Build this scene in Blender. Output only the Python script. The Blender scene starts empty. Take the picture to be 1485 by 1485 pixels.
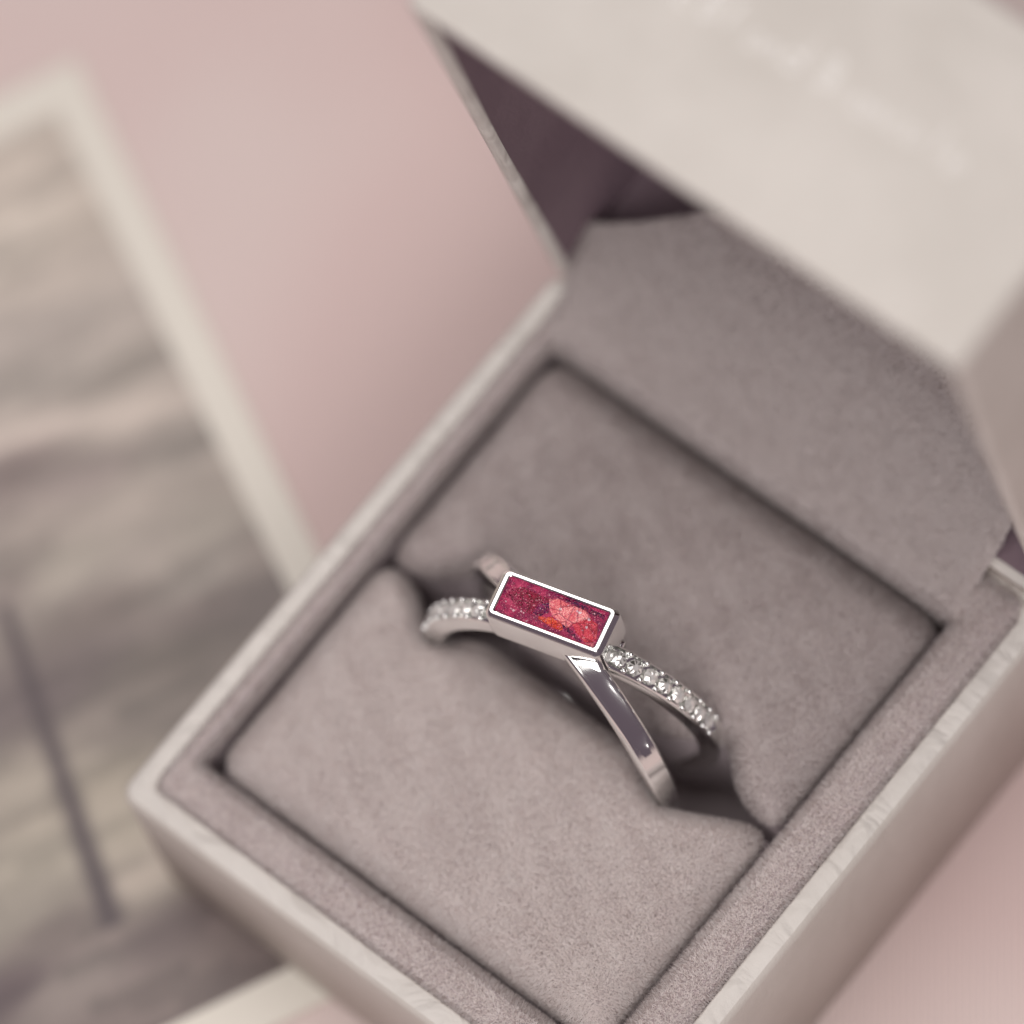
import bpy, bmesh, math, random
import numpy as np
from mathutils import Vector, Matrix
from math import sin, cos, pi, sqrt, radians

random.seed(4); RNG = np.random.default_rng(7)
SC = bpy.context.scene; COL = SC.collection
SC.unit_settings.scale_length = 0.01            # one unit is one centimetre

# ------------------------------------------------------------------ camera
cd = bpy.data.cameras.new('camera'); cam = bpy.data.objects.new('camera', cd); COL.objects.link(cam)
CP = Vector((16.81949, -6.40280, 40.98617))
CR = Vector((0.76520834, 0.62597539, -0.15036957)); CU = Vector((-0.5380157, 0.75007456, 0.38461312)); CN = CR.cross(CU)
M = Matrix.Identity(4)
for i in range(3): M[i][0], M[i][1], M[i][2], M[i][3] = CR[i], CU[i], CN[i], CP[i]
cam.matrix_world = M
cd.sensor_width = 360.0; cd.lens = 360.0*9496.46/1485.0
cd.clip_start = 0.5; cd.clip_end = 500
cd.dof.use_dof = True; cd.dof.focus_distance = 43.45; cd.dof.aperture_fstop = 0.98
SC.camera = cam

# ------------------------------------------------------------------ light
w = bpy.data.worlds.new("World"); SC.world = w; w.use_nodes = True
bg = w.node_tree.nodes['Background']; bg.inputs[0].default_value = (0.61, 0.46, 0.56, 1); bg.inputs[1].default_value = 0.185
def area(name, loc, target, size, energy, col, sy=None):
    l = bpy.data.lights.new(name, 'AREA'); l.shape = 'RECTANGLE'; l.size = size; l.size_y = sy or size
    l.energy = energy; l.color = col
    o = bpy.data.objects.new(name, l); COL.objects.link(o); o.location = loc
    o.rotation_euler = (Vector(target)-Vector(loc)).to_track_quat('-Z', 'Y').to_euler(); return o
area('softbox', (-8, 2, 52), (-8, 2, 0), 50, 20500, (1.0, 0.97, 0.935), 50)
area('side_softbox', (34, -27, 42), (3, 3, 0), 30, 15500, (1.0, 0.955, 0.93))
SC.view_settings.view_transform = 'Standard'; SC.view_settings.look = 'None'; SC.view_settings.gamma = 1
SC.view_settings.exposure = 0.07
SC.render.engine = 'CYCLES'; SC.cycles.max_bounces = 8

# ------------------------------------------------------------------ helpers
def link(name, me, mat=None, parent=None, smooth=True):
    o = bpy.data.objects.new(name, me); COL.objects.link(o)
    if mat: me.materials.append(mat)
    if parent: o.parent = parent
    if smooth:
        for p in me.polygons: p.use_smooth = True
    return o
def mesh(name, vs, fs):
    me = bpy.data.meshes.new(name); me.from_pydata([tuple(map(float, v)) for v in vs], [], fs); me.update(); return me
def tag(o, label=None, cat=None, group=None, kind=None):
    for k, v in (('label', label), ('category', cat), ('group', group), ('kind', kind)):
        if v: o[k] = v
    return o
def empty(name, loc=(0, 0, 0)):
    o = bpy.data.objects.new(name, None); COL.objects.link(o); o.location = loc; o.empty_display_size = .3; return o
def sharp(o, ang=35):
    me = o.data
    bm = bmesh.new(); bm.from_mesh(me)
    bmesh.ops.recalc_face_normals(bm, faces=bm.faces)
    for e in bm.edges:
        if len(e.link_faces) == 2 and e.calc_face_angle(0) > radians(ang): e.smooth = False
    bm.to_mesh(me); bm.free(); return o
def bevel(o, wd, seg=2, ang=40):
    m = o.modifiers.new('bevel', 'BEVEL'); m.width = wd; m.segments = seg; m.limit_method = 'ANGLE'; m.angle_limit = radians(ang); return o
def rrect(x0, x1, y0, y1, r, z, n=6):
    pts = []
    for cx, cy, a0 in ((x1-r, y1-r, 0), (x0+r, y1-r, pi/2), (x0+r, y0+r, pi), (x1-r, y0+r, 1.5*pi)):
        for k in range(n+1):
            a = a0+pi/2*k/n; pts.append((cx+r*cos(a), cy+r*sin(a), z))
    return pts
def loft(rings, cap0=False, cap1=False, close=False):
    n = len(rings[0]); vs = [p for r in rings for p in r]; fs = []
    m = len(rings)
    for i in range(m if close else m-1):
        a, b = i*n, ((i+1) % m)*n
        for k in range(n): fs.append((a+k, a+(k+1) % n, b+(k+1) % n, b+k))
    if cap0: fs.append(tuple(range(n))[::-1])
    if cap1: fs.append(tuple(range((m-1)*n, m*n)))
    return vs, fs
def subdivide_long(o, L):
    bm = bmesh.new(); bm.from_mesh(o.data)
    for it in range(7):
        es = [e for e in bm.edges if e.calc_length() > L]
        if not es: break
        bmesh.ops.subdivide_edges(bm, edges=es, cuts=1, use_grid_fill=True)
    bm.to_mesh(o.data); bm.free()

# ------------------------------------------------------------------ materials
def mat(name, col, rough=.6, metal=0.0, **kw):
    m = bpy.data.materials.new(name); m.use_nodes = True; b = m.node_tree.nodes['Principled BSDF']
    b.inputs['Base Color'].default_value = (*col, 1); b.inputs['Roughness'].default_value = rough; b.inputs['Metallic'].default_value = metal
    for k, v in kw.items(): b.inputs[k].default_value = v
    return m
def N(m, t, **kw):
    n = m.node_tree.nodes.new(t)
    for k, v in kw.items():
        if k in n.inputs: n.inputs[k].default_value = v
        else: setattr(n, k, v)
    return n
def lk(m, a, b): m.node_tree.links.new(a, b)
def noise_col(m, c1, c2, scale, detail=3, lo=.35, hi=.65, coord='Object', stretch=None):
    tc = N(m, 'ShaderNodeTexCoord'); nz = N(m, 'ShaderNodeTexNoise'); nz.inputs['Scale'].default_value = scale; nz.inputs['Detail'].default_value = detail
    src = tc.outputs[coord]
    if stretch:
        mp = N(m, 'ShaderNodeMapping'); mp.inputs['Scale'].default_value = stretch; lk(m, src, mp.inputs[0]); src = mp.outputs[0]
    lk(m, src, nz.inputs['Vector'])
    r = N(m, 'ShaderNodeValToRGB'); r.color_ramp.elements[0].position = lo; r.color_ramp.elements[1].position = hi
    r.color_ramp.elements[0].color = (*c1, 1); r.color_ramp.elements[1].color = (*c2, 1)
    lk(m, nz.outputs[0], r.inputs[0]); lk(m, r.outputs[0], m.node_tree.nodes['Principled BSDF'].inputs['Base Color'])
    return src, nz
def add_bump(m, height, strength, dist, prev=None):
    b = N(m, 'ShaderNodeBump'); b.inputs['Strength'].default_value = strength; b.inputs['Distance'].default_value = dist
    lk(m, height, b.inputs['Height'])
    if prev: lk(m, prev, b.inputs['Normal'])
    lk(m, b.outputs[0], m.node_tree.nodes['Principled BSDF'].inputs['Normal']); return b.outputs[0]

def paper_mat(name, c1, c2, wrinkle):
    m = mat(name, c1, .62)
    src, nz = noise_col(m, c1, c2, 1.3, 5)
    f = N(m, 'ShaderNodeTexNoise'); f.inputs['Scale'].default_value = 26; f.inputs['Detail'].default_value = 6; f.inputs['Roughness'].default_value = .7
    lk(m, src, f.inputs['Vector']); n1 = add_bump(m, f.outputs[0], .35, .015)
    mp = N(m, 'ShaderNodeMapping'); mp.inputs['Rotation'].default_value = (0, 0, radians(25)); mp.inputs['Scale'].default_value = (1, 1.6, 1); lk(m, src, mp.inputs[0])
    v = N(m, 'ShaderNodeTexNoise'); v.inputs['Scale'].default_value = 1.9; v.inputs['Detail'].default_value = 2.5; v.inputs['Distortion'].default_value = .8
    lk(m, mp.outputs[0], v.inputs['Vector']); add_bump(m, v.outputs[0], wrinkle, .25, n1)
    return m
PAPER = paper_mat('cream_paper', (.58, .545, .50), (.635, .60, .555), .07)
RIMPAPER = paper_mat('wrinkled_cream_paper', (.62, .585, .545), (.67, .635, .595), .4)
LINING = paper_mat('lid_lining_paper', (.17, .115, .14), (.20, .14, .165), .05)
VB = mat('velvet_backing', (.36, .305, .29), 1.0)
noise_col(VB, (.40, .34, .355), (.44, .375, .39), 3.0, 5)  # backing darker than the nap: slot and gap shade put into its colour
def velvet(name, c1, c2):
    m = mat(name, c1, .9); b = m.node_tree.nodes['Principled BSDF']
    noise_col(m, c1, c2, 9, 5, .3, .7)
    b.inputs['Specular IOR Level'].default_value = .15
    t = N(m, 'ShaderNodeBsdfTranslucent'); mx = N(m, 'ShaderNodeMixShader'); mx.inputs[0].default_value = .42   # fibres let light through
    lk(m, b.inputs['Base Color'].links[0].from_socket, t.inputs['Color']); out = m.node_tree.nodes['Material Output']
    lk(m, b.outputs[0], mx.inputs[1]); lk(m, t.outputs[0], mx.inputs[2]); lk(m, mx.outputs[0], out.inputs[0])
    return m
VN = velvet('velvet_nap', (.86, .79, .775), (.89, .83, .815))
VSHADE = velvet('velvet_nap_shaded', (.75, .68, .67), (.80, .735, .725))  # darker copy of the nap; shade on back cushion and flap put into colour
SILVER = mat('polished_silver', (.915, .92, .905), .12, 1.0)
SATIN = mat('soft_silver', (.90, .875, .84), .16, 1.0)
FOIL = mat('silver_foil', (.74, .72, .70), .45, .3)
CLOTH = mat('pink_cloth', (.55, .36, .34), .95)
def cloth_nodes(m):
    tc = N(m, 'ShaderNodeTexCoord'); b = m.node_tree.nodes['Principled BSDF']
    nz = N(m, 'ShaderNodeTexNoise'); nz.inputs['Scale'].default_value = .22; nz.inputs['Detail'].default_value = 2; lk(m, tc.outputs['Object'], nz.inputs['Vector'])
    r = N(m, 'ShaderNodeValToRGB'); r.color_ramp.elements[0].position = .38; r.color_ramp.elements[1].position = .62
    r.color_ramp.elements[0].color = (.69, .54, .515, 1); r.color_ramp.elements[1].color = (.73, .625, .59, 1)
    lk(m, nz.outputs[0], r.inputs[0])
    mp = N(m, 'ShaderNodeMapping'); mp.inputs['Rotation'].default_value = (0, 0, radians(-38)); lk(m, tc.outputs['Object'], mp.inputs[0])
    wv = N(m, 'ShaderNodeTexWave', wave_type='BANDS', bands_direction='X'); wv.inputs['Scale'].default_value = 6.5; wv.inputs['Distortion'].default_value = .6; wv.inputs['Detail'].default_value = 2
    lk(m, mp.outputs[0], wv.inputs['Vector'])
    mx = N(m, 'ShaderNodeMixRGB', blend_type='MULTIPLY'); mx.inputs[0].default_value = .10; lk(m, r.outputs[0], mx.inputs[1]); lk(m, wv.outputs['Color'], mx.inputs[2])
    lk(m, mx.outputs[0], b.inputs['Base Color']); n = add_bump(m, wv.outputs['Color'], .3, .03)
cloth_nodes(CLOTH)

# ------------------------------------------------------------------ the ground: pink cloth
HB, W, D, TH, HL = 1.66, 4.4, 4.82, 1.486, 2.05
G = 60
vs = [(-G+2*G*i/60, -G+2*G*j/60, -HB-.012) for j in range(61) for i in range(61)]
fs = [(j*61+i, j*61+i+1, (j+1)*61+i+1, (j+1)*61+i) for j in range(60) for i in range(60)]
tag(link('ground', mesh('ground', vs, fs), CLOTH), kind='structure')

# ------------------------------------------------------------------ velvet nap: real fibres scattered over a surface
def nap(o, count, length, width, lean, material, zmin=-9, name='velvet_nap'):
    me = o.data; me.calc_loop_triangles()
    n = len(me.vertices); co = np.empty(n*3); me.vertices.foreach_get('co', co); co = co.reshape(-1, 3)
    nt = len(me.loop_triangles); tv = np.empty(nt*3, dtype=np.int32); me.loop_triangles.foreach_get('vertices', tv); tv = tv.reshape(-1, 3)
    a, b, c = co[tv[:, 0]], co[tv[:, 1]], co[tv[:, 2]]
    nr = np.cross(b-a, c-a); ar = np.linalg.norm(nr, axis=1); ok = (ar > 1e-9) & ((a[:, 2]+b[:, 2]+c[:, 2])/3 > zmin)
    a, b, c, nr, ar = a[ok], b[ok], c[ok], nr[ok], ar[ok]; nr = nr/ar[:, None]
    idx = RNG.choice(len(ar), count, p=ar/ar.sum())
    u = RNG.random(count); v = RNG.random(count); f = u+v > 1; u[f] = 1-u[f]; v[f] = 1-v[f]
    P = a[idx]+(b-a)[idx]*u[:, None]+(c-a)[idx]*v[:, None]; Nn = nr[idx]
    # clumps: neighbouring fibres lean the same way
    ph = P*np.array([7.3, 6.1, 5.0])
    cl = np.stack([np.sin(ph[:, 0]+2*np.sin(ph[:, 1]*.7))+np.sin(3.1*ph[:, 1]+1.3*ph[:, 0]), np.cos(ph[:, 1]*1.2+2*np.sin(ph[:, 0]*.9))+np.sin(2.7*ph[:, 0]-ph[:, 1]*1.9), 0*u], 1)*.055
    d = Nn + np.array(lean) + cl + RNG.normal(0, .26, (count, 3)); d /= np.linalg.norm(d, axis=1)[:, None]
    dd = (d*Nn).sum(1); flip = dd < .15; d[flip] += Nn[flip]*(.35); d /= np.linalg.norm(d, axis=1)[:, None]
    L = length*RNG.uniform(.55, 1.2, count)
    s = np.cross(d, RNG.normal(0, 1, (count, 3))); s /= np.linalg.norm(s, axis=1)[:, None]
    B0 = P - Nn*.004 - s*width/2; B1 = P - Nn*.004 + s*width/2; T = P + d*L[:, None]
    own = np.cross(B1-B0, T-B0); own /= np.linalg.norm(own, axis=1)[:, None]; neg = (own*Nn).sum(1) < 0
    B0[neg], B1[neg] = B1[neg].copy(), B0[neg].copy(); own[neg] *= -1       # every fibre faces out of the pile
    V = np.stack([B0, B1, T], 1).reshape(-1, 3)
    nm = bpy.data.meshes.new(name); nm.vertices.add(count*3); nm.vertices.foreach_set('co', V.ravel())
    nm.loops.add(count*3); nm.loops.foreach_set('vertex_index', np.arange(count*3, dtype=np.int32))
    nm.polygons.add(count); nm.polygons.foreach_set('loop_start', np.arange(0, count*3, 3, dtype=np.int32)); nm.polygons.foreach_set('loop_total', np.full(count, 3, dtype=np.int32))
    nm.update(); nm.validate()
    # shade every fibre with the normal of the pile it stands in, mixed with its own
    nn = Nn*.9+own*.3+d*.1; nn /= np.linalg.norm(nn, axis=1)[:, None]
    nm.normals_split_custom_set_from_vertices(np.repeat(nn, 3, axis=0))
    f = bpy.data.objects.new(name, nm); COL.objects.link(f); nm.materials.append(material); f.parent = o; f['kind'] = 'stuff'
    return f

# ------------------------------------------------------------------ the box
box = tag(empty('ring_box', (0, 0, -HB)), 'open cream paper ring box lined with grey velvet, holding the ring', 'ring box')
OFF = Vector((0, 0, HB))
def part(name, me, m, parent=None, smooth=True):
    o = link(name, me, m, parent or box, smooth)
    if not parent: o.location = OFF
    return o
RW = .19
rings = [rrect(0, W, 0, D, .12, -HB), rrect(0, W, 0, D, .12, -.08), rrect(.010, W-.010, .010, D-.010, .115, -.035), rrect(.035, W-.035, .035, D-.035, .10, -.010),
         rrect(.07, W-.07, .07, D-.07, .07, 0), rrect(RW-.03, W-RW+.03, RW-.03, D-RW+.03, .05, -.004), rrect(RW-.008, W-RW+.008, RW-.008, D-RW+.008, .05, -.02),
         rrect(RW, W-RW, RW, D-RW, .05, -.06), rrect(RW, W-RW, RW, D-RW, .05, -.4)]
shell = part('base_wall', mesh('base_wall', *loft(rings[:3]+[rings[3]], cap0=True)), PAPER)
rim = part('paper_rim', mesh('paper_rim', *loft(rings[3:])), RIMPAPER)
# velvet collar
X0, X1, Y0, Y1 = .31, 3.87, .50, 4.37
def col_ring(t, z, r):      # t: 0 at the paper rim, 1 at the opening
    o = (RW+.006, W-RW-.006, RW+.006, D-.06); i = (X0, X1, Y0, Y1)
    q = [a+(b-a)*t for a, b in zip(o, i)]; return rrect(*q, r, z, 8)
cr = [col_ring(0, -.14, .05), col_ring(.0, -.05, .05), col_ring(.10, .0, .06), col_ring(.28, .022, .07), col_ring(.55, .026, .07), col_ring(.8, .014, .07), col_ring(.95, -.03, .07), col_ring(1, -.1, .07), col_ring(1, -.9, .07)]
collar = part('velvet_collar', mesh('velvet_collar', *loft(cr)), VB); subdivide_long(collar, .25)
nap(collar, 260000, .048, .0075, (.12, -.10, 0), VN, zmin=-.09)
fl = part('box_floor', mesh('box_floor', [(.2, .2, -1.5), (4.2, .2, -1.5), (4.2, 4.5, -1.5), (.2, 4.5, -1.5)], [(0, 1, 2, 3)]), VB)

# cushions either side of the slot
YS = 2.45
def slot_gap(x, front=True):
    def bump(c, wd, h): return h*math.exp(-abs((x-c)/wd)**2.2)
    e = min(x-.36, 3.82-x)
    g = .035 + .07*max(0, min(1, (x-.45)/.5))*max(0, min(1, (3.75-x)/.5))
    right = ((.19*(1-min(1, max(0, x-3.12)/.56))**1.2 if front else bump(3.08, .26, .24)) if x > 3.08 else bump(3.07, .27, .19))
    left = .19*math.exp(-((1.02-x)/.24)**2) if x < 1.02 else bump(1.02, .20, .19)
    return g + max(0, right) + max(0, left)
def roll(e, r):
    if e <= 0: return 0, -r+e
    if e >= r*pi/2: return e-r*(pi/2-1), 0
    a = e/r; return r*(1-cos(a)), -r*(1-sin(a))
def cushion(front):
    xa, xb = X0+.075, X1-.075
    nx, ny = 170, 110; dep = .95; rx = .24
    def param(n, L, r0, r1, d0, d1):
        tot = d0+L+d1; out = []
        for i in range(n+1):
            t = i/n
            out.append(-d0+tot*(t if True else 0))
        return out
    vs = []
    us = np.concatenate([[-dep, -.5, -.2], np.linspace(-.06, .4, 16)]); 
    Lx = xb-xa
    ulist = list(us)+list(np.linspace(.45, Lx+2*rx*(pi/2-1)-.45, nx-40))+[Lx+2*rx*(pi/2-1)-q for q in us[::-1]]
    for u in ulist:
        Lp = Lx+2*rx*(pi/2-1)
        if u < Lp/2: ox, zx = roll(u, rx); x = xa+ox
        else: ox, zx = roll(Lp-u, rx); x = xb-ox
        g = slot_gap(x, front)
        if front: ya, yb, ra, rb = Y0+.075, YS-g, .24, .17
        else: ya, yb, ra, rb = YS+g, Y1-.075, .17, .24
        Ly = yb-ya; Ly2 = Ly+(ra+rb)*(pi/2-1)
        vl = list(us)+list(np.linspace(.45, Ly2-.45, ny-40))+[Ly2-q for q in us[::-1]]
        for v in vl:
            if v < Ly2/2: oy, zy = roll(v, ra); y = ya+oy
            else: oy, zy = roll(Ly2-v, rb); y = yb-oy
            cxn = (x-xa)/(xb-xa); cyn = (y-ya)/(yb-ya)
            bulge = .055*(max(0, 1-(2*cxn-1)**4))*(max(0, 1-(2*cyn-1)**4))
            z = max(zx+zy, -1.2)-.015+bulge+.012*sin(x*2.3+1)*cos(y*2.9)
            if not front:  z += .01
            vs.append((x, y, z))
    n1 = len(vl); n0 = len(ulist)
    fs = [(i*n1+j, (i+1)*n1+j, (i+1)*n1+j+1, i*n1+j+1) for i in range(n0-1) for j in range(n1-1)]
    return mesh('cushion', vs, fs)
cf = part('cushion', cushion(True), VB); tag(cf, 'front half of the velvet cushion'); nap(cf, 430000, .045, .0075, (.10, -.14, 0), VN, zmin=-.16)
cb = part('cushion', cushion(False), VB); tag(cb, 'back half of the velvet cushion, under the lid'); nap(cb, 380000, .045, .008, (.10, -.04, 0), VSHADE, zmin=-.16)

# velvet hinge flap running back into the lid
prof = [(4.405, -.6), (4.405, -.12), (4.415, -.05), (4.44, .0), (4.48, .025)]+[(4.48+.2*k, .025+.20*.2*k+.30*.2*k*min(1, .5*k)+.13*(.2*k)**2) for k in range(1, 11)]
pp = []
for i in range(len(prof)-1):
    for k in range(5):
        t = k/5; pp.append((prof[i][0]*(1-t)+prof[i+1][0]*t, prof[i][1]*(1-t)+prof[i+1][1]*t))
pp.append(prof[-1])
fx0, fx1 = .24, 3.84
vs = []; nx = 60
FP = [(0, .025), (.2, .08), (.4, .17), (.6, .29), (.8, .46), (.95, .66), (1.05, .9), (1.10, 1.2), (1.12, 1.6), (1.13, 2.0)]
FL = [0]
for i in range(len(FP)-1): FL.append(FL[-1]+math.dist(FP[i], FP[i+1]))
def flap_end(x): return float(np.interp(x, [.1, .35, .6, .9, 1.2, 1.6, 2.0], [.66, .80, .98, 1.25, 1.6, 2.1, FL[-1]]))
def flap_at(l): return 4.48+float(np.interp(l, FL, [p[0] for p in FP])), float(np.interp(l, FL, [p[1] for p in FP]))
ys = [p for p in pp if p[0] <= 4.481]; nb = len(ys); NT = 36
for row in range(nb+NT):
    y, z = ys[row] if row < nb else (4.48, .025)
    for i in range(nx+1):
        t = i/nx
        if row >= nb:
            xt = fx0+(fx1-fx0)*t; y, z = flap_at(flap_end(xt)*(row-nb+1)/NT)
        xl = fx0 if y < 4.7 else max(.115, fx0-(y-4.7)*.6); x = xl+(fx1-xl)*t
        e = min(t, 1-t)*nx
        vs.append((x, y, z-(.03 if e < 1 else 0)+.012*sin(3*x)*sin(2*y)*(1 if y > 4.7 else 0)))
n1 = nx+1
fs = [(j*n1+i, j*n1+i+1, (j+1)*n1+i+1, (j+1)*n1+i) for j in range(nb+NT-1) for i in range(nx)]
flap = part('hinge_flap', mesh('hinge_flap', vs, fs), VB)
so = flap.modifiers.new('thick', 'SOLIDIFY'); so.thickness = .05; so.offset = -1
nap(flap, 400000, .085, .012, (-.25, -.42, .0), VSHADE, zmin=-.3)

# lid: modelled closed (q forward from the hinge, z up), then swung open about the hinge
def lid_xyz(x, q, z):
    c, s = cos(TH), sin(TH); return (x, D-q*c+z*s, q*s+z*c)
def lid_mesh(rings, **k):
    v, f = loft(rings, **k); return [lid_xyz(*p) for p in v], f
T = .10
lr = [rrect(0, W, 0, D, .06, .0), rrect(0, W, 0, D, .06, HL-.05), rrect(.015, W-.015, .015, D-.015, .06, HL-.012), rrect(.05, W-.05, .05, D-.05, .06, HL)]
rimr = [rrect(0, W, 0, D, .06, .0), rrect(.01, W-.01, .01, D-.01, .055, -.022), rrect(T-.02, W-T+.02, T-.02, D-T+.02, .05, -.028), rrect(T, W-T, T, D-T, .04, 0.0), rrect(T, W-T, T, D-T, .04, .04)]
inr = [rrect(T, W-T, T, D-T, .04, .04), rrect(T, W-T, T, D-T, .04, HL-.10)]
v, f = lid_mesh(lr, cap1=True); lid = part('lid', mesh('lid', v, f), PAPER)
v, f = lid_mesh(rimr); part('lid_rim', mesh('lid_rim', v, f), RIMPAPER, lid)
v, f = lid_mesh(inr, cap1=True); part('lid_lining', mesh('lid_lining', v, f), LINING, lid)

# blurred silver foil letters on the lid's upper face
def at_lid(x, z, h=.004):   # x along the box, z away from the opening, on the front wall of the lid
    return Vector(lid_xyz(x, D+h, z))
def stroke(pts, wd):
    vs = []; fs = []
    for i, (x, z) in enumerate(pts):
        a = pts[max(0, i-1)]; b = pts[min(len(pts)-1, i+1)]
        dx, dz = b[0]-a[0], b[1]-a[1]; l = sqrt(dx*dx+dz*dz) or 1; px, pz = -dz/l*wd/2, dx/l*wd/2
        for h in (.001, .007):
            vs.append(at_lid(x+px, z+pz, h)); vs.append(at_lid(x-px, z-pz, h))
    for i in range(len(pts)-1):
        a = 4*i; b = a+4
        fs += [(a+2, a+3, b+3, b+2), (a, b, b+2, a+2), (a+1, a+3, b+3, b+1)]
    return vs, fs
def arc(cx, cz, r, a0, a1, n=9, sx=1): return [(cx+sx*r*cos(radians(a0+(a1-a0)*k/n)), cz+r*sin(radians(a0+(a1-a0)*k/n))) for k in range(n+1)]
def glyph(kind, x, z, h):
    s = []
    r = h*.27
    if kind == 'o': s.append(arc(x+r, z+r, r, 0, 360, 14))
    if kind == 'c': s.append(arc(x+r, z+r, r, 50, 310, 12))
    if kind == 'l': s.append([(x, z), (x, z+h)])
    if kind == 'n': s += [[(x, z), (x, z+2*r)], arc(x+r*.8, z+r*1.1, r*.8, 180, 0, 8)+[(x+1.6*r, z)]]
    if kind == 'a': s += [arc(x+r, z+r, r, 0, 360, 14), [(x+2*r, z+2*r), (x+2*r, z)]]
    if kind == 'e': s += [arc(x+r, z+r, r, 0, 320, 12), [(x, z+r), (x+2*r, z+r)]]
    if kind == 'i': s.append([(x, z), (x, z+2*r)])
    if kind == 'B': s += [[(x, z), (x, z+h)], arc(x, z+h*.27, h*.27, -90, 90, 8, 1.3), arc(x, z+h*.76, h*.24, -90, 90, 8, 1.2)]
    if kind == 'd': s += [arc(x+r, z+r, r, 0, 360, 14), [(x+2*r, z+h), (x+2*r, z)]]
    vs, fs = [], []
    for st in s:
        v, f = stroke(st, h*.075); k = len(vs); vs += v; fs += [tuple(q+k for q in g) for g in f]
    return mesh('foil_letter', vs, fs)
# ------------------------------------------------------------------ ring
RC = Vector((2.04, 2.48, -.10)); RO = 1.06; RI = .90
ring = tag(empty('ring', (RC.x, RC.y, RC.z-RO)), 'silver crossover ring with a red opal bezel and two crossing bands', 'ring')
def rpart(name, me, m, parent=None, smooth=True):
    o = link(name, me, m, parent or ring, smooth)
    if not parent: o.location = (0, 0, RO)
    return o
def frame(phi, A):          # local frame on a band at angle phi from the top: radial, tangent, side; y offset follows the tilt of the band
    e = Vector((sin(phi), A*sin(phi)/RO+(.035*max(0, cos(phi)) if A < 0 and phi > 0 else 0), cos(phi)))
    tan = Vector((cos(phi), A*cos(phi)/RO, -sin(phi))).normalized()
    side = Vector((-A/RO, 1, 0)).normalized()
    rad = side.cross(tan).normalized()*-1
    if rad.dot(e) < 0: rad = -rad
    return e, tan, rad, side
def band(name, A, width, chan, mt):
    n = 200; rings = []
    for i in range(n):
        phi = -pi+2*pi*i/n; e, tan, rad, side = frame(phi, A)
        b = e*RO
        hw = width/2*(1-.18*min(1, max(0, (abs(phi)-1.0)/1.5)))
        g = chan(phi)                      # (half width of channel, depth)
        cw, dep = g
        th = RO-RI
        pr = [(-hw, -th+.02), (-hw, -.022), (-hw+.006, -.010), (-hw+.018, 0), (-cw-.001, 0), (-cw+.006, -dep), (0, -dep*1.15), (cw-.006, -dep), (cw+.001, 0), (hw-.018, 0), (hw-.006, -.010), (hw, -.022), (hw, -th+.02),
              (hw-.02, -th+.004), (0, -th-.004), (-hw+.02, -th+.004)]
        rings.append([b+side*s+rad*r for s, r in pr])
    v, f = loft(rings, close=True)
    o = rpart(name, mesh(name, v, f), mt); sharp(o, 28); return o
def chan_plain(phi):
    a = abs(phi); k = max(0, min(1, (radians(58)-a)/radians(7))); k = k*k*(3-2*k)
    return (.056*(.55+.45*k), .030*k)
def chan_pave(phi):
    a = abs(phi); k = 1 if a < radians(78) else 0
    return (.066 if k else .004, .030*k)
AP, AC = .285, .27
band('pave_band', AP, .175, chan_pave, SILVER)
band('plain_band', -AC, .172, chan_plain, SILVER)
# stones set in the pave band
def brilliant(r):
    vs = []; n = 8
    def rg(rr, z, off=0, m=n): return [(rr*cos(2*pi*(k+off)/m), rr*sin(2*pi*(k+off)/m), z) for k in range(m)]
    A_ = rg(.36*r, .42*r); B_ = rg(.72*r, .30*r, .5); C_ = rg(r, .05*r); E_ = rg(.55*r, -.45*r, .5); vs = A_+B_+C_+E_+[(0, 0, -.8*r)]
    fs = [tuple(range(8))]
    for k in range(8):
        k1 = (k+1) % 8
        fs += [(k, 8+k, k1), (k, 8+(k-1) % 8, 16+k), (k, 16+k, 8+k), (8+k, 16+k, 16+k1), (8+k, 16+k1, k1)]
        fs += [(16+k, 24+k, 16+k1), (24+k, 32, 24+(k-1) % 8), (16+k, 24+(k-1) % 8, 24+k)]
    fs = [t for t in fs if len(set(t)) > 2]
    return mesh('diamond', vs, fs)
GEM = bpy.data.materials.new('clear_gem'); GEM.use_nodes = True
def gem_nodes(m):
    nt = m.node_tree; nt.nodes.clear(); out = N(m, 'ShaderNodeOutputMaterial')
    gl = N(m, 'ShaderNodeBsdfGlossy'); gl.inputs['Roughness'].default_value = .03; gl.inputs['Color'].default_value = (1, .98, .96, 1)
    rf = N(m, 'ShaderNodeBsdfGlass'); rf.inputs['IOR'].default_value = 1.9; rf.inputs['Roughness'].default_value = .0
    df = N(m, 'ShaderNodeBsdfDiffuse'); df.inputs['Color'].default_value = (.92, .91, .87, 1); m2 = N(m, 'ShaderNodeMixShader'); m2.inputs[0].default_value = .9; lk(m, rf.outputs[0], m2.inputs[1]); lk(m, df.outputs[0], m2.inputs[2])
    mx = N(m, 'ShaderNodeMixShader'); mx.inputs[0].default_value = .5; lk(m, m2.outputs[0], mx.inputs[1]); lk(m, gl.outputs[0], mx.inputs[2]); lk(m, mx.outputs[0], out.inputs[0])
gem_nodes(GEM)
gem = brilliant(.057)
for q in gem.vertices:
    if q.co.z > .006: q.co += Vector((random.uniform(-1, 1), random.uniform(-1, 1), random.uniform(-.6, .6)))*.006
bm = bmesh.new(); bmesh.ops.create_icosphere(bm, subdivisions=2, radius=.021); bead = bpy.data.meshes.new('prong'); bm.to_mesh(bead); bm.free()
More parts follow.
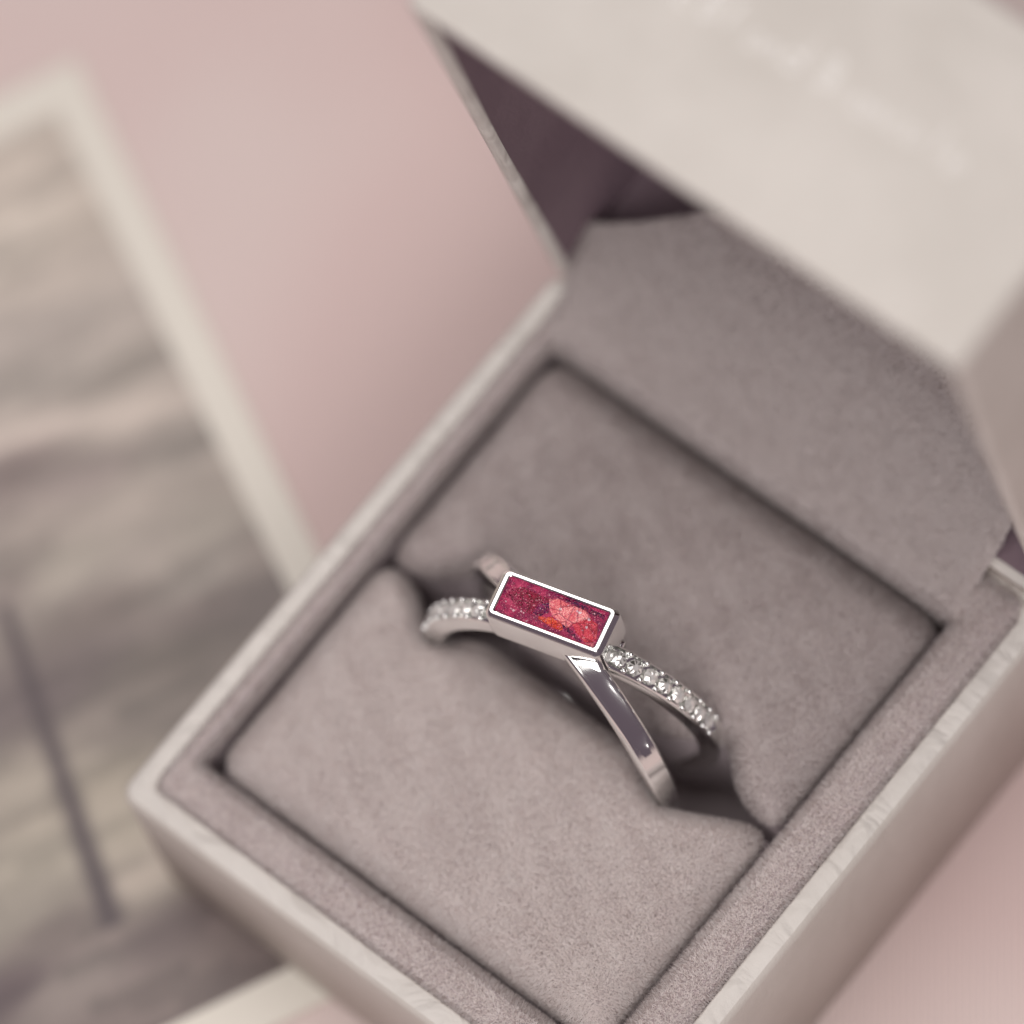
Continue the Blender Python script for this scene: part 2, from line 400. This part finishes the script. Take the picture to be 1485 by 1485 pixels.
def place(name, me, m, pos, rad, tan, side, parent=ring, smooth=True, spin=0):
    if not me.materials: me.materials.append(m)
    if smooth:
        for p in me.polygons: p.use_smooth = True
    o = bpy.data.objects.new(name, me); COL.objects.link(o); o.parent = parent
    R3 = Matrix((tan, side, rad)).transposed().to_4x4()
    o.matrix_local = Matrix.Translation(pos+Vector((0, 0, RO)))@R3@Matrix.Rotation(spin, 4, 'Z'); return o
for s in (1, -1):
    step = 6.75
    for k in range(8):
        phi = s*radians(25.5+step*k); e, tan, rad, side = frame(phi, AP)
        place('diamond', gem, GEM, e*RO-rad*.010, (rad+tan*random.uniform(-.16, .16)+side*random.uniform(-.16, .16)).normalized(), tan, side, smooth=False, spin=random.random()*6)
        phi2 = s*radians(25.5+step*(k+.5)-(0 if k < 7 else 1.0)); e, tan, rad, side = frame(phi2, AP)
        for q in (-1, 1): place('prong', bead, SILVER, e*RO+side*q*.061+rad*.005, rad, tan, side)
# bezel
BC = Vector((2.025, 2.535, 1.15))-RC; YAW = radians(14.6)
BX, BY = .432, .186
def bz(p): 
    x, y, z = p; return (BC.x+x*cos(YAW)-y*sin(YAW), BC.y+x*sin(YAW)+y*cos(YAW), BC.z+z)
def bring(ix, iy, z, r, zf=None):
    pts = rrect(-BX+ix, BX-ix, -BY+iy, BY-iy, r, z, 7)
    return [bz((p[0], p[1], zf(p[0]) if zf else z)) for p in pts]
zb = lambda x: -.315-.10*(x/BX)**2*(1 if abs(x) < BX*.9 else .6)
brs = [bring(.06, .03, 0, .02, lambda x: -.33-.05*(x/BX)**2), bring(.012, .012, 0, .045, lambda x: zb(x)+.01), bring(0, 0, 0, .055, lambda x: zb(x)+.05), bring(0, 0, -.05, .055), bring(.003, .003, -.034, .052),
       bring(.012, .011, -.022, .046), bring(.026, .024, -.005, .038), bring(.034, .029, 0, .032), bring(.054, .044, -.001, .020), bring(.064, .052, -.008, .014), bring(.068, .056, -.020, .012), bring(.070, .058, -.06, .008)]
v, f = loft(brs, cap0=True)
o = rpart('bezel', mesh('bezel', v, f), SILVER); sharp(o, 16); bezel = o
# a low domed saddle joining the bezel to the bands
for s in (1, -1):
    v, f = loft([[bz(p) for p in rrect(s*.40-.05, s*.40+.05, -.10, .10, .03, z, 4)] for z in (-.40, -.36, -.34)]+[[bz(p) for p in rrect(s*.40-.03, s*.40+.03, -.08, .08, .03, -.33, 4)]], cap0=True, cap1=True)
    rpart('bezel_shoulder', mesh('bezel_shoulder', v, f), SILVER)
# opal inlay
OP = mat('opal_red', (.35, .02, .06), .5, **{'Specular IOR Level': 0.0})
def opal_nodes(m):
    tc = N(m, 'ShaderNodeTexCoord'); b = m.node_tree.nodes['Principled BSDF']
    nz = N(m, 'ShaderNodeTexNoise'); nz.inputs['Scale'].default_value = 9; nz.inputs['Detail'].default_value = 8; nz.inputs['Roughness'].default_value = .7; lk(m, tc.outputs['Object'], nz.inputs['Vector'])
    r = N(m, 'ShaderNodeValToRGB'); el = r.color_ramp.elements
    el[0].position = .32; el[0].color = (.10, .015, .07, 1); el[1].position = .72; el[1].color = (.70, .13, .24, 1)
    e = el.new(.45); e.color = (.24, .015, .07, 1); e = el.new(.56); e.color = (.46, .03, .11, 1)
    lk(m, nz.outputs[0], r.inputs[0])
    v = N(m, 'ShaderNodeTexVoronoi'); v.inputs['Scale'].default_value = 42; lk(m, tc.outputs['Object'], v.inputs['Vector'])
    lt = N(m, 'ShaderNodeMath', operation='LESS_THAN'); lt.inputs[1].default_value = .16; lk(m, v.outputs['Distance'], lt.inputs[0])
    n2 = N(m, 'ShaderNodeTexNoise'); n2.inputs['Scale'].default_value = 14; lk(m, tc.outputs['Object'], n2.inputs['Vector'])
    g2 = N(m, 'ShaderNodeMath', operation='GREATER_THAN'); g2.inputs[1].default_value = .56; lk(m, n2.outputs[0], g2.inputs[0])
    mu = N(m, 'ShaderNodeMath', operation='MULTIPLY'); lk(m, lt.outputs[0], mu.inputs[0]); lk(m, g2.outputs[0], mu.inputs[1])
    mx = N(m, 'ShaderNodeMixRGB'); mx.inputs[2].default_value = (.62, .36, .45, 1); lk(m, mu.outputs[0], mx.inputs[0]); lk(m, r.outputs[0], mx.inputs[1])
    lk(m, mx.outputs[0], b.inputs['Base Color']); add_bump(m, nz.outputs[0], .4, .02)
opal_nodes(OP)
def flake_mat(name, c1, c2, sc):
    m = mat(name, c1, .5, **({'Specular IOR Level': .5} if name == 'crystal_speck' else {'Specular IOR Level': 0.0})); noise_col(m, c1, c2, sc, 8, .42, .57)
    nz = N(m, 'ShaderNodeTexNoise'); nz.inputs['Scale'].default_value = 60; tc = N(m, 'ShaderNodeTexCoord'); lk(m, tc.outputs['Object'], nz.inputs['Vector']); add_bump(m, nz.outputs[0], .4, .01)
    b = m.node_tree.nodes['Principled BSDF']; src = b.inputs['Base Color'].links[0].from_socket
    v = N(m, 'ShaderNodeTexVoronoi', feature='DISTANCE_TO_EDGE'); v.inputs['Scale'].default_value = 13; lk(m, tc.outputs['Object'], v.inputs['Vector'])
    rr = N(m, 'ShaderNodeValToRGB'); rr.color_ramp.elements[0].position = .0; rr.color_ramp.elements[1].position = .07; rr.color_ramp.elements[0].color = (.45, .25, .38, 1); rr.color_ramp.elements[1].color = (1, 1, 1, 1)
    n2 = N(m, 'ShaderNodeTexNoise'); n2.inputs['Scale'].default_value = 11; n2.inputs['Detail'].default_value = 3; lk(m, tc.outputs['Object'], n2.inputs['Vector'])
    r2 = N(m, 'ShaderNodeValToRGB'); r2.color_ramp.elements[0].position = .38; r2.color_ramp.elements[1].position = .6; r2.color_ramp.elements[0].color = (.86, .42, .5, 1); r2.color_ramp.elements[1].color = (1, 1, 1, 1)
    lk(m, v.outputs['Distance'], rr.inputs[0]); lk(m, n2.outputs[0], r2.inputs[0])
    m1 = N(m, 'ShaderNodeMixRGB', blend_type='MULTIPLY'); m1.inputs[0].default_value = 1; m2 = N(m, 'ShaderNodeMixRGB', blend_type='MULTIPLY'); m2.inputs[0].default_value = 1
    lk(m, src, m1.inputs[1]); lk(m, rr.outputs[0], m1.inputs[2]); lk(m, m1.outputs[0], m2.inputs[1]); lk(m, r2.outputs[0], m2.inputs[2]); lk(m, m2.outputs[0], b.inputs['Base Color']); return m
SL, SW = BX-.068, BY-.056
v, f = loft([[bz(p) for p in rrect(-SL, SL, -SW, SW, .006, z, 2)] for z in (-.06, -.030)], cap1=True)
opal = rpart('opal_inlay', mesh('opal_inlay', v, f), OP, smooth=False)
# flakes: outlines in stone coordinates u (0..1 along), v (0..1 across, 0 = far edge)
PINK = flake_mat('opal_pink', (.72, .13, .17), (.95, .50, .46), 110); ORANGE = flake_mat('opal_orange', (.60, .03, .03), (.80, .17, .06), 80)
ROSE = flake_mat('opal_rose', (.50, .02, .06), (.74, .12, .14), 110); VIOLET = flake_mat('opal_violet', (.06, .008, .075), (.26, .015, .10), 50); CRYST = flake_mat('crystal_speck', (.55, .38, .45), (.85, .72, .76), 30)
CRIM = flake_mat('opal_crimson', (.19, .006, .04), (.38, .025, .095), 70)
O0, OU, OV = np.array((360, 210)), np.array((890, 340)), np.array((-163, 340))
INV = np.linalg.inv(np.stack([OU, OV], 1))
def flake(pts, m, z, name='opal_flake'):
    top = []
    for p in pts:
        a, b = INV@(np.array(p)-O0); a = min(.985, max(.015, a)); b = min(.975, max(.025, b))
        top.append((-SL+2*SL*a, SW-2*SW*b))
    if m is not CRYST:
        rg = []
        for i in range(len(top)):
            (xa, ya), (xb, yb) = top[i], top[(i+1) % len(top)]; rg.append((xa, ya)); rg.append(((xa+xb)/2+random.uniform(-.006, .006), (ya+yb)/2+random.uniform(-.006, .006)))
        top = [(min(SL-.004, max(-SL+.004, a)), min(SW-.003, max(-SW+.003, b))) for a, b in rg]
    n = len(top)
    vs = [bz((x, y, -.031)) for x, y in top]+[bz((x*1, y*1, z-.030+.0006*((i*7) % 3))) for i, (x, y) in enumerate(top)]
    fs = [tuple(range(n, 2*n))]+[(i, (i+1) % n, n+(i+1) % n, n+i) for i in range(n)]
    me = mesh(name, vs, fs); o = link(name, me, m, opal, False); sharp(o, 10); return o
flake([(330, 330), (470, 300), (600, 370), (690, 400), (700, 470), (640, 560), (530, 570), (430, 520), (360, 440), (300, 400)], CRIM, .0025)
flake([(600, 470), (700, 450), (690, 545), (610, 585), (540, 560)], VIOLET, .004)
flake([(700, 420), (790, 415), (930, 480), (1030, 520), (1075, 590), (900, 655), (850, 700), (790, 640), (720, 580), (700, 530)], PINK, .006)
flake([(715, 590), (740, 620), (800, 660), (815, 700), (790, 725), (700, 690), (590, 615), (600, 590)], ORANGE, .005)
flake([(890, 660), (1075, 600), (1130, 650), (1120, 760), (1095, 830), (1000, 830), (930, 740)], ROSE, .0065)
flake([(1000, 838), (1090, 838), (1080, 890), (1050, 895), (1015, 865)], PINK, .006)
flake([(815, 660), (880, 700), (980, 830), (940, 835), (850, 730), (800, 690)], VIOLET, .004)
flake([(750, 345), (1040, 480), (1200, 560), (1190, 600), (1080, 560), (900, 450), (760, 390)], VIOLET, .003)
for (x, y, r) in ((300, 450, 9), (365, 535, 16), (345, 520, 8), (440, 545, 10), (460, 560, 8), (560, 485, 13), (590, 435, 7), (440, 310, 9), (520, 380, 6), (875, 475, 9), (975, 545, 18), (955, 530, 12), (1060, 615, 20), (1030, 690, 15), (990, 720, 10), (1110, 550, 11), (800, 510, 14), (480, 640, 7), (700, 760, 7), (905, 780, 8)):
    k = 5; a0 = random.random()*6
    flake([(x+r*cos(a0+2*pi*i/k)*random.uniform(.6, 1.2), y+r*sin(a0+2*pi*i/k)*random.uniform(.5, 1.1)) for i in range(k)], CRYST, .0085, 'crystal_speck')
# fine glitter floating in the resin, far too small to count
for gi, (cnt, colr) in enumerate(((520, (.75, .10, .22)), (260, (.88, .48, .52)), (420, (.07, .008, .04)))):
    vs = []; fs = []
    for k in range(cnt):
        x = random.uniform(-SL+.01, SL-.01); y = random.uniform(-SW+.008, SW-.008)
        if gi == 1 and random.random() < .35 and x > 0: continue
        q = random.uniform(.0015, .0042 if gi else .0055); a0 = random.random()*6; z = -.0225+random.uniform(0, .002)
        b0 = len(vs)
        for i in range(3):
            a = a0+2*pi*i/3+random.uniform(-.4, .4); vs.append(bz((x+q*cos(a), y+q*sin(a), z+random.uniform(-.0012, .0012))))
        fs.append((b0, b0+1, b0+2))
    gm = mat('glitter', colr, .35, **{'Specular IOR Level': .5 if gi == 1 else .1})
    tag(link('glitter', mesh('glitter', vs, fs), gm, opal, False), kind='stuff')
RESIN = bpy.data.materials.new('clear_resin'); RESIN.use_nodes = True
def resin_nodes(m):
    nt = m.node_tree; nt.nodes.clear(); out = N(m, 'ShaderNodeOutputMaterial'); tr = N(m, 'ShaderNodeBsdfTransparent'); gl = N(m, 'ShaderNodeBsdfGlossy'); gl.inputs['Roughness'].default_value = .05
    fr = N(m, 'ShaderNodeFresnel'); fr.inputs['IOR'].default_value = 1.22; mx = N(m, 'ShaderNodeMixShader'); lk(m, fr.outputs[0], mx.inputs[0]); lk(m, tr.outputs[0], mx.inputs[1]); lk(m, gl.outputs[0], mx.inputs[2]); lk(m, mx.outputs[0], out.inputs[0])
resin_nodes(RESIN)
v, f = loft([[bz(p) for p in rrect(-SL, SL, -SW, SW, .006, -.019, 2)], [bz(p) for p in rrect(-SL+.01, SL-.01, -SW+.01, SW-.01, .006, -.0165, 2)]], cap1=True)
rpart('resin_cover', mesh('resin_cover', v, f), RESIN, smooth=False)

# ------------------------------------------------------------------ printed photograph lying on the cloth
E = Vector((.898, -.440, 0)); F = Vector((-.440, -.898, 0)); PC = Vector((-4.72, 4.50, -HB))
PL, PW = 7.62, 5.1
pr = tag(empty('photo_print', PC), 'faded white bordered photograph of a boardwalk, lying on the pink cloth under the box', 'photograph')
def pe(e, f, z): p = E*e+F*f; return (p.x, p.y, z)
BR, BT = .30, .34
def prpart(name, me, m, smooth=False): return link(name, me, m, pr, smooth)
vs = []; 
o4 = [(0, 0), (PL, 0), (PL, PW), (0, PW)]; i4 = [(BT, BR), (PL-BT, BR), (PL-BT, PW-BR), (BT, PW-BR)]
vs = [pe(*p, .0) for p in o4]+[pe(*p, .030) for p in o4]+[pe(*p, .030) for p in i4]
fs = [(i, (i+1) % 4, 4+(i+1) % 4, 4+i) for i in range(4)]+[(4+i, 4+(i+1) % 4, 8+(i+1) % 4, 8+i) for i in range(4)]+[(3, 2, 1, 0)]
prpart('white_border', mesh('white_border', vs, fs), mat('photo_border', (.71, .67, .595), .45))
samples = [(60,250,185,170,155),(150,300,180,165,150),(100,400,178,163,150),(200,450,172,158,147),(50,480,172,158,148),(200,530,150,138,127),(260,520,155,143,133),(60,560,160,148,138),
(30,610,178,162,150),(200,590,182,166,153),(0,690,138,118,113),(110,700,143,126,120),(280,640,150,138,128),(60,760,150,135,125),(180,730,167,152,140),(300,760,160,148,135),(380,700,165,150,138),(100,820,162,150,136),
(210,800,160,146,135),(300,830,150,138,128),(380,800,140,126,117),(0,860,130,115,108),(150,890,118,103,96),(300,880,113,98,93),(400,860,125,110,105),(100,960,108,93,90),(250,950,118,105,96),(60,1000,104,88,88),
(200,1040,125,112,103),(300,1040,125,112,104),(150,1130,152,139,121),(215,1180,162,149,130),(50,1150,155,142,126),(60,1250,162,150,132),(220,1270,167,152,136),(30,1320,152,140,125),(250,1345,108,90,88),
(100,1430,130,115,108),(250,1430,115,98,93),(370,1400,105,88,85),(10,1440,85,66,70),(450,950,120,106,98),(100,1350,120,104,98),(30,330,186,172,157)]
def px_to_ef(x, y):
    d = CN*-9496.46+CR*(x-742.5)-CU*(y-742.5); t = (-HB+.03-CP.z)/d.z; P = CP+d*t-PC; return P.dot(E), P.dot(F)
S = np.array([(*px_to_ef(a, b), *(((np.array((r, g, bl))/255)**2.2)*1.10)) for a, b, r, g, bl in samples])
ne, nf = 150, 100; vs, cols = [], []
PLK = RNG.uniform(-.2, .2, (97, 31)); BAND = (px_to_ef(0, 640), px_to_ef(285, 580))
ln0 = px_to_ef(30, 950); ln1 = px_to_ef(165, 1345)
for i in range(ne+1):
    for j in range(nf+1):
        e = BT+(PL-2*BT)*i/ne; f = BR+(PW-2*BR)*j/nf
        vs.append(pe(e, f, .027))
        we = e+.02*sin(f*5); wf = f
        d2 = ((S[:, 0]-we)*1.9)**2+(S[:, 1]-wf)**2*.6; wt = 1/(d2+.02)**1.8
        c = (S[:, 2:]*wt[:, None]).sum(0)/wt.sum()
        c = c*(1+PLK[int((e+.05*f)*9) % 97, int(f*1.3+((e+.05*f)*9//1)*.37) % 31]+.05*random.uniform(-1, 1))
        (e0_, f0_), (e1_, f1_) = BAND; q = e0_+(e1_-e0_)*(f-f0_)/(f1_-f0_)
        c = c*(1+.30*max(0, 1-abs(e-q)/.15)-.16*max(0, 1-abs(e-q-.32)/.16))
        # dark railing
        ax, ay = ln0; bx_, by_ = ln1; t = ((e-ax)*(bx_-ax)+(f-ay)*(by_-ay))/((bx_-ax)**2+(by_-ay)**2)
        if -.2 < t < 1.0:
            dx = abs((e-ax)*(by_-ay)-(f-ay)*(bx_-ax))/sqrt((bx_-ax)**2+(by_-ay)**2); k = max(0, min(1, 1.5-1.5*dx/(.08+.05*t))); c = c*(1-k)+np.array((.075, .045, .055))*k
        c = c*.68+c.mean()*.32*np.array((1.03, 1, .96)); cols.append((*np.clip(c, 0, 1), 1))
n1 = nf+1
fs = [(i*n1+j, (i+1)*n1+j, (i+1)*n1+j+1, i*n1+j+1) for i in range(ne) for j in range(nf)]
me = mesh('printed_picture', vs, fs); ca = me.color_attributes.new('print', 'FLOAT_COLOR', 'POINT'); ca.data.foreach_set('color', np.array(cols, dtype=np.float32).ravel())
PM = mat('photo_print_gloss', (.3, .25, .22), .4); at = N(PM, 'ShaderNodeAttribute', attribute_name='print'); lk(PM, at.outputs['Color'], PM.node_tree.nodes['Principled BSDF'].inputs['Base Color'])
prpart('printed_picture', me, PM)

# ------------------------------------------------------------------ foil lettering, out of focus on the lid
x = .0
def lid_px(x, y):           # a point of the lid's upper face seen at a pixel
    n = Vector(lid_xyz(0, 1, 0))-Vector(lid_xyz(0, 0, 0)); P0 = Vector(lid_xyz(0, D, 0))
    d = CN*-9496.46+CR*(x-742.5)-CU*(y-742.5); t = (P0-CP).dot(n)/d.dot(n); P = CP+d*t
    zd = Vector(lid_xyz(0, 0, 1))-Vector(lid_xyz(0, 0, 0)); return P.x, (P-P0).dot(zd)
for kind, px, py, h in (('c', 978, 2, .2), ('B', 1015, 22, .24), ('l', 1052, 40, .24), ('o', 1078, 62, .2), ('n', 1104, 78, .2), ('d', 1130, 92, .24), ('B', 1184, 124, .25), ('i', 1214, 142, .2), ('a', 1232, 156, .2), ('n', 1258, 172, .2), ('c', 1284, 186, .2), ('o', 1308, 200, .2), ('l', 1350, 226, .24), ('e', 1368, 240, .2)):
    gx, gz = lid_px(px, py); link('foil_letter', glyph(kind, gx, gz, h*.9), FOIL, lid, False)
